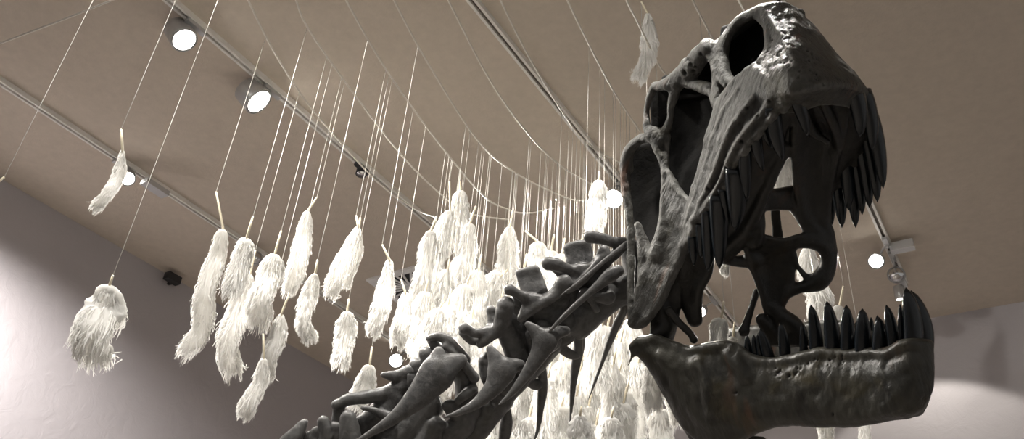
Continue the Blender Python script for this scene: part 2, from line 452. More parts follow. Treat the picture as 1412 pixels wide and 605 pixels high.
# wash light for the left wall, unseen outside the frame
def wash(name, loc, aim, power, cone, blend):
    spot(A_ if loc[0] < -5 else D_, loc[1], loc, aim, name, True, power, .06, .14, cone, blend, color=(1, .95, .92))
wash('unseen spotlight on the wall side track washing the left wall', (-5.29, 1.0, CEIL - .2), (WX, 3.1, 2.4), 1100, 84, 1.)

# ------------------------------------------------------------------ suspension cables and feathers
CAB = {
 1: ('first pale cable from the left, ending above the left feathers', [(330, -25), (342, 0), (369, 55), (409, 121), (446, 169), (520, 250), (573, 288), (610, 302)]),
 2: ('second pale cable from the left, sagging to the tall middle feathers', [(396, -25), (408, 0), (423, 36), (474, 110), (559, 220), (623, 280), (655, 296), (702, 303)]),
 3: ('third pale cable from the left, its end curling up over the middle', [(465, -30), (477, 0), (533, 97), (605, 197), (666, 269), (699, 288), (727, 294), (764, 287)]),
 4: ('fourth pale cable from the left, ending beside the glaring lamp', [(531, -30), (543, 0), (590, 87), (656, 190), (707, 236), (779, 272), (810, 277)]),
 5: ('fifth pale cable from the left, left of the middle track', [(605, -30), (618, 0), (677, 113), (733, 190), (775, 230), (815, 254)]),
 6: ('sixth pale cable from the left, crossing the middle track', [(680, -30), (690, 0), (733, 85), (789, 174), (820, 205), (856, 225)]),
 7: ('pale cable running down to the back corner of the skull', [(770, -30), (782, 0), (828, 92), (855, 140), (887, 187), (910, 215)]),
 8: ('pale cable passing behind the lone feather near the skull top', [(855, -30), (864, 0), (880, 32), (905, 83), (921, 107), (940, 130)]),
 9: ('short pale cable meeting the skull rim left of the nostril', [(945, -25), (955, 0), (981, 50), (1000, 85)]),
 0: ('straight pale cable crossing the top left corner', [(-70, 86), (-20, 68), (0, 60), (100, 22), (155, 0), (220, -25)]),
}
PATH = {}
for k, (lab, px) in CAB.items():
    P = [on_z(u, v, CABLE_Z) for u, v in px]
    if k:
        dr = (P[0] - P[2]) / (P[0][1] - P[2][1]); P = [P[0] + dr * (-1.5 - P[0][1])] + P
    Q = crom(np.array(P), 60) if k == 0 else np.vstack([P[0][None], crom(np.array(P[1:]), 50)])
    PATH[k] = Q
PATH[10] = np.array([(-.72, -1.5, CABLE_Z), (-.72, 3.9, CABLE_Z)])
for k, Q in PATH.items():
    lab = CAB[k][0] if k in CAB else 'pale cable hidden behind the skull'
    o = MB().tube(list(Q), .0056, 6).build('hanging_cable', M_CABLE)
    tag(o, lab, 'cable', 'cables the feathers hang from')

def hit(u, v, k):
    """the point at (u, v) straight below cable k"""
    r = ray(u, v); a = r[:2] / np.linalg.norm(r[:2]); tan = r[2] / np.linalg.norm(r[:2])
    P = PATH[k]
    for i in range(len(P) - 1):
        p, q = P[i][:2], P[i + 1][:2]; Mx = np.array([a, -(q - p)]).T
        if abs(np.linalg.det(Mx)) < 1e-9: continue
        s, t = np.linalg.solve(Mx, p)
        if 0 <= t <= 1 and s > 0:
            w = np.array([a[0] * s, a[1] * s, CAM_H + s * tan]); d = (w - ORIGIN) @ BASIS[:, 2]; return w, d
    return None
def depth_for(u, v, pref):
    if isinstance(pref, int):
        r = hit(u, v, pref)
        if r: return r[1], CABLE_Z
        pref = 4.6
    best = None
    for k in PATH:
        if k == 0: continue
        r = hit(u, v, k)
        if r and (best is None or abs(r[1] - pref) < abs(best - pref)): best = r[1]
    if best is not None and abs(best - pref) < 1.0: return best, CABLE_Z
    return pref, CEIL

CAMR = BASIS[:, 0]; CAMF = BASIS[:, 2]; UPV = np.array([0, 0, 1.])
def feather(quill, spine, w, pref, label, group=None, full=.88, quillbase=None, seed=None, nb=1.0, string=True, stringtop=None, shoulder=3.4):
    """quill: tip of the quill; spine: polyline of the drooping shaft; w: plume width (photo-sized units)"""
    rg = np.random.default_rng(seed if seed is not None else int(spine[0][0] * 7 + spine[0][1] * 13))
    d, ztop = depth_for(quill[0], quill[1], pref); sc = d / F
    tw = rg.uniform(-.25, .25)
    base = at(*quill, d)
    t = thing('feather', label, 'feather', base, group)
    P = np.array([at(u, v, d) + CAMF * sc * w * .25 * math.sin(2.5 * i + tw) for i, (u, v) in enumerate(spine)])
    S = crom(P, 40); Lg = np.linalg.norm(np.diff(S, axis=0), axis=1).sum(); W = w * sc * .86
    # plume: soft core plus hundreds of fine hanging barbs
    M = 46; S2 = crom(P, M); tt = np.linspace(0, 1, M)
    lump = 1 + .09 * np.sin(tt * 9 + rg.uniform(0, 6)) + .06 * np.sin(tt * 23 + rg.uniform(0, 6))
    prof = np.clip(np.minimum(.22 + .85 * np.sqrt(shoulder * tt), 1) * np.minimum(1, .40 + .9 * np.sqrt(3 * (1 - tt))) * lump, .15, 1.2)
    T = np.gradient(S2, axis=0); T /= np.linalg.norm(T, axis=1)[:, None]
    A0 = np.cross(T, CAMF); A0 /= np.linalg.norm(A0, axis=1)[:, None]; C0 = np.cross(T, A0)
    A = A0 * math.cos(tw) + C0 * math.sin(tw); Cc = np.cross(T, A)
    n = 14; th = 2 * np.pi * np.arange(n) / n
    nz = 1 + .10 * rg.normal(size=(M, n)); nz = (nz + np.roll(nz, 1, 0) + np.roll(nz, -1, 0)) / 3
    rr = (W * .5 * full * prof)[:, None] * nz
    core = S2[:, None] + rr[..., None] * (np.cos(th)[None, :, None] * A[:, None] + .42 * np.sin(th)[None, :, None] * Cc[:, None])
    V = [core.reshape(-1, 3)]
    Fs = [(i * n + j, i * n + (j + 1) % n, (i + 1) * n + (j + 1) % n, (i + 1) * n + j) for i in range(M - 1) for j in range(n)]
    Fs += [tuple(range(n))[::-1], tuple((M - 1) * n + j for j in range(n))]
    nbarb = int(1100 * nb); q = rg.random(nbarb) ** .85 * (M - 1.01); i = q.astype(int); f = (q - i)[:, None]
    p = S2[i] * (1 - f) + S2[i + 1] * f; tg = T[i]
    ang = rg.choice([0, np.pi], nbarb) + rg.normal(size=nbarb) * .75
    out = np.cos(ang)[:, None] * A[i] + .62 * np.sin(ang)[:, None] * Cc[i]
    ln = (W * .5 * prof[i] * rg.uniform(.72, 1.06, nbarb))[:, None]
    fall = (tg * .55 + np.array([0, 0, -.45])) * (W * .5) * rg.uniform(.35, .95, nbarb)[:, None]
    j1 = rg.normal(size=(nbarb, 3)) * W * .02; j2 = rg.normal(size=(nbarb, 3)) * W * .045
    k0 = p + out * ln * .55; k1 = p + out * ln * .88 + fall * .38 + j1 * .5; k2 = p + out * ln * 1.0 + fall * .85 + j1; k3 = p + out * ln * .97 + fall * 1.3 + j2
    wd = np.cross(fall, CAMF + rg.normal(size=(nbarb, 3)) * .6); wd /= np.linalg.norm(wd, axis=1)[:, None] + 1e-9
    bw = (W * rg.uniform(.008, .018, nbarb) + .0004)[:, None]
    B = np.stack([k0 - wd * bw, k0 + wd * bw, k1 - wd * bw, k1 + wd * bw, k2 - wd * bw * .8, k2 + wd * bw * .8, k3 - wd * bw * .25, k3 + wd * bw * .25], 1)
    base0 = M * n; V.append(B.reshape(-1, 3))
    o8 = base0 + 8 * np.arange(nbarb)
    for e in (0, 2, 4): Fs += list(zip(o8 + e, o8 + e + 1, o8 + e + 3, o8 + e + 2))
    # fluffy curled foot
    nt_ = int(110 * nb); p = S2[M - 1 - rg.integers(0, 5, nt_)] + A[-1] * (W * .34 * prof[-3]) * rg.normal(size=(nt_, 1)) * .8
    e = T[-1] * .8 + rg.normal(size=(nt_, 3)) * .55; e /= np.linalg.norm(e, axis=1)[:, None]
    ln = (W * rg.uniform(.10, .30, nt_))[:, None]; bw = W * .016; wd = np.cross(e, CAMF); wd /= np.linalg.norm(wd, axis=1)[:, None] + 1e-9
    B = np.stack([p - wd * bw, p + wd * bw, p + e * ln - wd * bw * .3, p + e * ln + wd * bw * .3], 1)
    base1 = base0 + 8 * nbarb; V.append(B.reshape(-1, 3)); o4 = base1 + 4 * np.arange(nt_)
    Fs += list(zip(o4, o4 + 1, o4 + 3, o4 + 2))
    V = np.vstack(V)
    mesh_obj('plume', V, Fs, M_PLUME, t)
    # bare quill
    qb = at(*(quillbase or spine[0]), d)
    MB().tube([base, (base + qb) / 2, qb, S[4]], [sc * .9 + .0012, sc * 1.3 + .0012, sc * 1.3 + .0012, sc * .8], 7).build('quill', M_QUILL, t)
    if string:
        top = np.array([base[0], base[1], ztop if stringtop is None else stringtop])
        MB().tube([top, base * .5 + top * .5, base - UPV * .01], .0006 + .00018 * d, 5).build('string', M_STRING, t)
    return t

G_L, G_M, G_B, G_R = 'feathers hanging at the left', 'feathers hanging in the middle', 'feathers hanging below the neck', 'feathers seen around the jaws'
FE = [
 # quill tip, shaft, width, cable, label, group
 ((156, 379), [(151, 393), (143, 422), (135, 456), (126, 490)], 64, 2, 'broad oval white feather hanging alone in front of the left wall', G_L, dict(full=.97, shoulder=2.6)),
 ((167, 178), [(169, 207), (163, 240), (150, 268), (127, 287)], 22, 2, 'thin white feather with a hooked tip beside the upper left lamp', G_L, {}),
 ((298, 264), [(308, 316), (298, 350), (287, 400), (276, 452), (254, 485)], 34, 1, 'long slender white feather on a tall bare quill, tip curled left', G_L, {}),
 ((349, 298), [(340, 328), (333, 355), (322, 402)], 36, 2, 'white feather tucked right of the tall-quilled long one', G_L, {}),
 ((352, 345), [(345, 378), (330, 420), (318, 470), (320, 514)], 38, 1, 'ragged long white feather hanging lowest under two overlapping ones', G_L, {}),
 ((388, 318), [(379, 350), (372, 375), (362, 410), (354, 446)], 42, 2, 'plump pear-shaped white feather in the middle of the left cluster', G_L, {}),
 ((437, 272), [(424, 291), (418, 325), (412, 365), (396, 402)], 30, 2, 'white feather with crossed quill ends at the top of the left cluster', G_L, {}),
 ((399, 404), [(388, 433), (383, 460), (374, 490), (366, 520)], 29, 2, 'white feather with thin straight quill, lower right of the left cluster', G_L, {}),
 ((363, 460), [(364, 494), (358, 525), (346, 552), (334, 573)], 28, 2, 'lowest white feather of the left cluster, its tip pointing down left', G_L, {}),
 ((438, 358), [(435, 377), (426, 405), (420, 440), (428, 467)], 27, 3, 'plain white feather with flared foot right of the left cluster', G_L, {}),
 ((491, 297), [(494, 313), (482, 345), (466, 378), (455, 404)], 30, 3, 'left half of the forked white feather with split vane', G_L, {}),
 ((497, 300), [(495, 314), (493, 345), (484, 375), (476, 395)], 17, 3, 'slim right-hand plume of the forked white feather', G_L, {}),
 ((481, 412), [(479, 429), (476, 455), (471, 498)], 33, 3, 'short stubby white feather hanging alone below the forked one', G_L, {}),
 ((527, 337), [(537, 358), (532, 395), (524, 430), (512, 458)], 30, 4, 'white feather in front of the square ceiling vent', G_M, {}),
 ((513, 478), [(510, 503), (504, 525), (492, 556)], 32, 3, 'white feather just above the lowest neck bones', G_M, {}),
 ((553, 385), [(559, 403), (557, 430), (553, 450), (547, 474)], 30, 3, 'narrow white feather right of the ceiling vent', G_M, {}),
 ((602, 298), [(594, 318), (590, 345), (583, 385), (578, 412)], 32, 3, 'white feather left of the tallest middle plume', G_M, {}),
 ((620, 250), [(621, 290), (612, 320), (607, 350)], 34, 3, 'white feather on a long pale quill beside the tallest middle plume', G_M, {}),
 ((634, 250), [(635, 262), (634, 295), (640, 330), (648, 350)], 34, 3, 'tallest white plume at the top of the middle crowd', G_M, {}),
 ((656, 284), [(648, 308), (645, 340), (640, 375), (650, 402)], 34, 4, 'white feather with slanting quill right of the tallest plume', G_M, {}),
 ((620, 358), [(617, 372), (610, 410), (600, 455)], 46, 3, 'wide white feather at the heart of the middle crowd', G_M, {}),
 ((590, 385), [(587, 402), (582, 438), (578, 478)], 42, 3, 'wide white feather above the glaring lamp by the neck', G_M, {}),
 ((650, 375), [(643, 392), (634, 420), (625, 452)], 42, 4, 'wide white feather above the third neck bone', G_M, {}),
 ((612, 415), [(606, 425), (596, 455), (588, 480)], 40, 4, 'white feather directly over the pointed neck spur', G_M, {}),
 ((707, 290), [(703, 312), (701, 345), (705, 375), (714, 398)], 33, 4, 'smooth white feather standing apart right of the middle crowd', G_M, {}),
 ((724, 318), [(741, 333), (742, 355), (745, 380), (740, 404)], 36, 5, 'white feather with crossed quills above the block-shaped neck spine', G_M, {}),
 ((700, 372), [(686, 374), (676, 405), (664, 448)], 38, 4, 'white feather with long slanted quill left of the blocky neck spine', G_M, dict(quillbase=(684, 386))),
 ((826, 236), [(826, 248), (825, 275), (818, 320)], 31, 7, 'white feather in front of the glaring lamp beside the skull', G_M, {}),
 ((884, 2), [(893, 18), (896, 50), (892, 80), (880, 107)], 27, 8, 'lone white feather high beside the top of the skull', None, {}),
 ((832, 425), [(831, 448), (826, 480), (820, 526)], 46, 7, 'white feather hanging between the first two drooping neck ribs', G_B, {}),
 ((872, 420), [(869, 440), (872, 480), (876, 528)], 44, 7, 'white feather with fringed foot just left of the jaw hinge', G_B, {}),
 ((858, 495), [(853, 515), (850, 545), (848, 574)], 34, 7, 'white feather with serrated edge below the longest curved neck rib', G_B, {}),
 ((846, 560), [(843, 575), (842, 595), (840, 618)], 40, 7, 'white feather cut by the bottom edge below the serrated one', G_B, {}),
 ((818, 490), [(815, 510), (812, 550), (808, 592)], 36, 6, 'white feather behind the tip of the curved neck rib', G_B, {}),
 ((780, 480), [(776, 498), (773, 530), (769, 562)], 42, 6, 'white feather between the second and third drooping neck ribs', G_B, {}),
 ((778, 545), [(774, 560), (774, 590), (772, 620)], 44, 6, 'white feather at the bottom edge below the second drooping rib', G_B, {}),
 ((728, 512), [(724, 530), (720, 560), (714, 600)], 42, 5, 'white feather between the third and fourth drooping neck ribs', G_B, {}),
 ((680, 555), [(676, 570), (672, 590), (670, 615)], 34, 4, 'white feather peeping from under the left part of the neck', G_B, {}),
 ((652, 462), [(652, 472), (655, 490), (654, 506)], 22, 4, 'white feather showing through the gap under the third neck bone', G_B, {}),
 ((802, 560), [(800, 572), (800, 595), (800, 618)], 36, 7, 'white feather at the bottom edge, second left of the jaw', G_B, {}),
 ((903, 478), [(902, 496), (900, 525), (898, 560)], 32, 8, 'white feather behind the rear edge of the lower jaw', G_R, {}),
 ((922, 500), [(922, 515), (928, 545), (934, 580)], 26, 8, 'white feather touching the rear jaw edge from behind', G_R, {}),
 ((912, 550), [(912, 564), (912, 585), (914, 620)], 40, 7, 'spreading ribbed white feather at the bottom left of the jaw', G_R, {}),
 ((998, 415), [(995, 438), (992, 455), (990, 490)], 30, 9, 'white feather standing inside the jaw hinge right of the small lamp', G_R, {}),
 ((1013, 444), [(1011, 464), (1008, 480), (1006, 500)], 24, 9, 'small white feather behind the rearmost lower teeth', G_R, {}),
 ((1006, 345), [(1003, 358), (1000, 368), (998, 376)], 15, 4.4, 'small white tuft under the near upper teeth', G_R, {}),
 ((1112, 322), [(1113, 340), (1118, 380), (1126, 405), (1131, 440)], 40, 4.6, 'white feather glimpsed through the ring-shaped palate bone', G_R, {}),
 ((1086, 195), [(1084, 212), (1082, 240), (1076, 268)], 30, 4.6, 'white feather glimpsed high inside the open mouth', G_R, {}),
 ((1163, 394), [(1158, 421), (1152, 445), (1150, 480)], 26, 4.4, 'white feather with tall quill behind the lower tooth row', G_R, {}),
 ((1140, 500), [(1139, 520), (1138, 560), (1138, 616)], 28, 4.2, 'white feather end below the middle of the lower jaw', G_R, {}),
 ((1194, 510), [(1193, 530), (1192, 570), (1191, 616)], 20, 4.2, 'thin white feather end below the front of the lower jaw', G_R, {}),
 ((6, 244), [(-10, 256), (-22, 285), (-30, 320)], 30, 1, 'white feather mostly beyond the left edge, only its quill showing', G_L, {}),
]
for q, sp, w, pref, lab, gp, kw in FE: feather(q, sp, w, pref, lab, gp, **kw)
# the crowd behind, all alike
HID = [(600, 345, 2), (628, 400, 2), (652, 345, 3), (598, 400, 2), (636, 350, 2), (662, 415, 3), (660, 372, 4), (700, 345, 3), (722, 372, 4), (760, 345, 5), (690, 420, 4),
       (775, 350, 6), (752, 372, 5), (650, 440, 4), (610, 470, 3), (582, 480, 3), (740, 470, 5), (690, 520, 4), (745, 540, 5), (760, 470, 5), (800, 510, 6), (850, 470, 6), (835, 530, 6), (860, 555, 6), (795, 545, 6), (700, 560, 4), (730, 575, 5), (755, 575, 5), (822, 585, 6), (790, 470, 6), (800, 345, 6), (810, 395, 6)]
HID += [(u, v, k) for u, v, k in zip([592, 600, 608, 618, 632, 646, 658, 668, 678, 684, 692, 706, 716, 726, 736, 748, 756, 764, 772, 782, 788, 796, 806, 812, 820, 838, 846, 856, 864, 880],
        [440, 430, 428, 420, 430, 425, 440, 470, 500, 545, 470, 500, 420, 560, 500, 420, 520, 560, 430, 520, 420, 440, 480, 560, 440, 450, 500, 470, 540, 500],
        [1, 2, 3, 4, 1, 3, 2, 4, 3, 4, 2, 5, 4, 3, 5, 4, 6, 5, 4, 6, 5, 6, 5, 6, 5, 6, 7, 6, 7, 7])]
for i, (u, v, k) in enumerate(HID):
    ln = 85 + 25 * math.sin(i * 2.3)
    if v < 420 and u > 690: ln = 60
    feather((u + 4, v - 22), [(u, v), (u - 3, v + ln * .4), (u - 8 - 4 * math.sin(i), v + ln)], 38 + 6 * math.sin(i * 1.7), k, 'white feather of the dense crowd hanging behind the neck', 'crowded feathers behind the neck', nb=.6, seed=100 + i)

# ------------------------------------------------------------------ the skeleton
SKEL = thing('dinosaur_skeleton', 'huge dark skeleton of a meat-eating dinosaur with gaping toothed jaws and knobbly neck', 'skeleton', (float(at(640, 640, 3.2)[0]), float(at(640, 640, 3.2)[1]), 0))

def skull():
    s = Sculpt((846, -6, -150), (1232, 480, 330), 1.9, 6)
    # snout dome
    s.sheet([[(1038, 17, 25), (1060, 9, -5), (1082, 9, -8), (1096, 15, 20), (1104, 26, 60)],
             [(1060, 40, -15), (1080, 37, -45), (1105, 40, -42), (1124, 46, -5), (1131, 56, 50)],
             [(1063, 66, -45), (1090, 68, -85), (1122, 72, -75), (1148, 77, -20), (1158, 88, 45)],
             [(1045, 98, -48), (1085, 104, -110), (1132, 104, -105), (1172, 103, -40), (1183, 116, 45)],
             [(1052, 128, -60), (1090, 127, -113), (1138, 117, -115), (1184, 121, -48), (1199, 142, 40)]], 5.5)
    # ledge under the snout tip
    s.sheet([[(1062, 138, -62), (1094, 132, -108), (1138, 118, -112), (1184, 123, -45), (1199, 142, 35)],
             [(1080, 150, -45), (1102, 150, -75), (1138, 140, -80), (1172, 145, -30), (1192, 160, 35)]], 4.5)
    # ridges on the snout
    s.chain([(1058, 14, -8, 4), (1068, 32, -35, 5), (1080, 52, -66, 5), (1090, 70, -92, 5), (1096, 90, -112, 4)], k=4)
    s.chain([(1080, 12, -10, 4), (1096, 34, -46, 4), (1108, 60, -70, 4), (1118, 84, -92, 3)], k=5)
    for (u, v, w, r) in ((1104, 17, 18, 5), (1112, 28, 12, 3)): s.chain([(u, v, w, r), (u + 2, v + 2, w, r)], k=2)
    # nostril rim
    s.chain([(1040, 18, 22, 5), (1022, 25, 32, 6), (1008, 42, 38, 7), (998, 60, 40, 9), (996, 85, 32, 9), (1003, 106, 14, 8), (1018, 118, -8, 7)])
    s.chain([(1056, 22, -8, 7), (1061, 45, -22, 7), (1060, 66, -38, 7), (1049, 86, -44, 7), (1034, 102, -34, 6), (1019, 116, -12, 7)])
    s.chain([(1040, 16, 15, 5), (1052, 12, 3, 7), (1060, 20, -8, 8)])
    s.chain([(985, 95, 32, 3.5), (990, 106, 25, 3), (1000, 118, 8, 3)], k=3)
    # maxilla bar
    s.sheet([[(1040, 92, -45), (1064, 112, -88), (1092, 130, -108)],
             [(1012, 116, -12), (1042, 132, -62), (1072, 152, -84)],
             [(990, 148, 12), (1012, 162, -28), (1040, 188, -58)],
             [(978, 188, 32), (996, 196, -4), (1022, 210, -38)],
             [(968, 228, 52), (984, 234, 18), (1007, 242, -8)],
             [(956, 268, 72), (970, 272, 40), (988, 276, 18)],
             [(948, 305, 88), (958, 304, 64), (967, 298, 46)],
             [(936, 340, 104), (943, 338, 88), (950, 332, 78)]], 6)
    for a in ((.15, 4), (.5, 5), (.82, 4)):
        f = a[0]
        Lp = [(1008, 120, -18), (988, 152, 8), (977, 190, 28), (967, 230, 48), (954, 270, 70), (944, 310, 90)]
        Rp = [(1070, 150, -88), (1038, 186, -62), (1020, 208, -42), (1005, 240, -14), (986, 274, 14), (966, 298, 42)]
        bul = 14 * math.sin(math.pi * f)
        s.chain([(l[0] * (1 - f) + r[0] * f, l[1] * (1 - f) + r[1] * f, l[2] * (1 - f) + r[2] * f - bul, a[1]) for l, r in zip(Lp, Rp)], k=5)
    # gum bumps over the teeth
    for (u, v, w) in ((1084, 146, -92), (1066, 158, -82), (1046, 184, -62), (1030, 205, -45), (1012, 236, -16), (1000, 258, 2), (986, 280, 18), (970, 298, 42), (958, 318, 62)):
        s.chain([(u, v, w, 6.5), (u - 3, v + 5, w + 3, 5.5)], k=4)
    # jugal and quadratojugal wedge
    s.sheet([[(914, 318, 118), (928, 330, 108), (944, 342, 92)],
             [(900, 358, 124), (915, 366, 112), (932, 368, 96)],
             [(884, 394, 132), (900, 400, 122), (916, 402, 108)],
             [(880, 425, 138), (890, 430, 130), (904, 425, 118)],
             [(874, 446, 142), (880, 447, 138), (887, 444, 130)]], 7)
    s.chain([(879, 310, 142, 3.5), (884, 335, 140, 7), (888, 362, 136, 9), (886, 395, 136, 7), (881, 430, 139, 5)])
    s.chain([(879, 310, 142, 3.5), (888, 330, 138, 5), (898, 354, 128, 8)])
    # strut in front of the rear opening
    s.chain([(899, 184, 136, 9), (908, 206, 128, 7.5), (916, 228, 122, 5.5), (917, 255, 118, 4.5), (915, 288, 117, 5.5), (914, 318, 116, 8), (905, 350, 116, 11)])
    s.sheet([[(917, 238, 118), (922, 238, 112)], [(917, 258, 117), (936, 262, 97)], [(916, 284, 117), (950, 282, 82)],
             [(915, 308, 116), (945, 312, 90)], [(910, 342, 116), (936, 342, 104)]], 4.5)
    s.chain([(921, 236, 112, 3.5), (929, 254, 100, 3), (940, 268, 88, 3), (952, 277, 76, 3.5)], k=3)
    # rear arc and rear bar
    s.chain([(900, 190, 142, 7), (884, 192, 158, 7), (870, 204, 168, 8), (863, 222, 172, 8), (862, 245, 172, 7), (865, 275, 168, 6.5), (869, 310, 164, 6), (870, 350, 158, 6), (870, 400, 150, 5), (870, 445, 142, 4.5)])
    s.chain([(866, 214, 170, 6), (868, 232, 172, 6)], k=4)
    # bars round the upper openings
    s.chain([(976, 66, 52, 13), (962, 82, 72, 14), (950, 98, 88, 15)], k=8)
    s.chain([(946, 86, 90, 6), (948, 108, 92, 8)])
    s.chain([(942, 110, 96, 9), (955, 116, 84, 8), (970, 120, 66, 9), (984, 128, 44, 9), (989, 146, 25, 8)])
    s.chain([(984, 70, 50, 12), (990, 92, 38, 10), (990, 115, 30, 9), (990, 140, 22, 9)])
    s.chain([(908, 119, 128, 6), (924, 114, 112, 10), (938, 104, 100, 12)])
    s.chain([(935, 116, 104, 9), (930, 128, 112, 7), (925, 148, 118, 5), (923, 166, 122, 5), (917, 184, 128, 7)])
    s.chain([(902, 119, 134, 6), (896, 134, 140, 5), (892, 152, 142, 4.5), (892, 172, 140, 6), (898, 186, 136, 8)])
    s.chain([(904, 184, 132, 9), (912, 192, 128, 9)])
    s.chain([(921, 190, 124, 4), (920, 215, 120, 4), (918, 238, 118, 4)])
    # roof and far side
    s.sheet([[(903, 122, 150), (946, 92, 108), (985, 62, 65), (1035, 22, 22), (1062, 12, 0)],
             [(925, 122, 230), (965, 98, 190), (1005, 72, 150), (1050, 36, 100), (1078, 20, 60)],
             [(955, 140, 300), (990, 118, 255), (1028, 95, 210), (1075, 62, 140), (1105, 40, 90)]], 4.5)
    s.sheet([[(1078, 20, 60), (1105, 36, 60), (1131, 58, 60), (1160, 90, 55), (1184, 118, 50), (1199, 144, 45)],
             [(1060, 60, 140), (1085, 70, 135), (1110, 85, 130), (1140, 110, 115), (1168, 140, 100), (1186, 165, 80)]], 4.5)
    s.rough(1.1, 17); s.rough(.8, 7)
    # pits and holes
    rg = random.Random(3)
    for _ in range(46): s.pit(rg.uniform(1052, 1094), rg.uniform(34, 92), rg.uniform(1.3, 2.4))
    for _ in range(30): s.pit(rg.uniform(1100, 1185), rg.uniform(70, 120), rg.uniform(1.3, 2.4))
    for (u, v) in ((1044, 160), (1022, 196), (1000, 232), (976, 261), (1060, 140), (1030, 150)): s.pit(u, v, 3.2)
    for _ in range(12): s.pit(rg.uniform(938, 970), rg.uniform(72, 108), rg.uniform(2.5, 4.5))
    return s.build('skull', M_SKULL, SKEL)

def shade_backing():
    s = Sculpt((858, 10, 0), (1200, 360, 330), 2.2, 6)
    # near-black backing sheets that stand in for the shade inside the openings
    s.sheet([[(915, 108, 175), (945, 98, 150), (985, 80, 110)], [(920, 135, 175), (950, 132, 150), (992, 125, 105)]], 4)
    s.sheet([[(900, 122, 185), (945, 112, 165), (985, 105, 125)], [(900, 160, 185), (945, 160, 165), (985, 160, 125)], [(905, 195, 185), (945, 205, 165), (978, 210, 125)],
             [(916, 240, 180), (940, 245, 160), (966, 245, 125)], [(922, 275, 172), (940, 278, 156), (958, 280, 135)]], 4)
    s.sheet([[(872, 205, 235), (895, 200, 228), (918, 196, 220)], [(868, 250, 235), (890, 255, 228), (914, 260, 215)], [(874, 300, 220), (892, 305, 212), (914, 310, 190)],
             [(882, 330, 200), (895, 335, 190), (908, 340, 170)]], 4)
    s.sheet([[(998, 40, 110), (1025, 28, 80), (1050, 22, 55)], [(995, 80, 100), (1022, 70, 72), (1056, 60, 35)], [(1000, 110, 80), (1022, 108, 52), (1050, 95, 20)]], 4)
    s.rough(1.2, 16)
    return s.build('shade_backing', M_CAVE, SKEL)

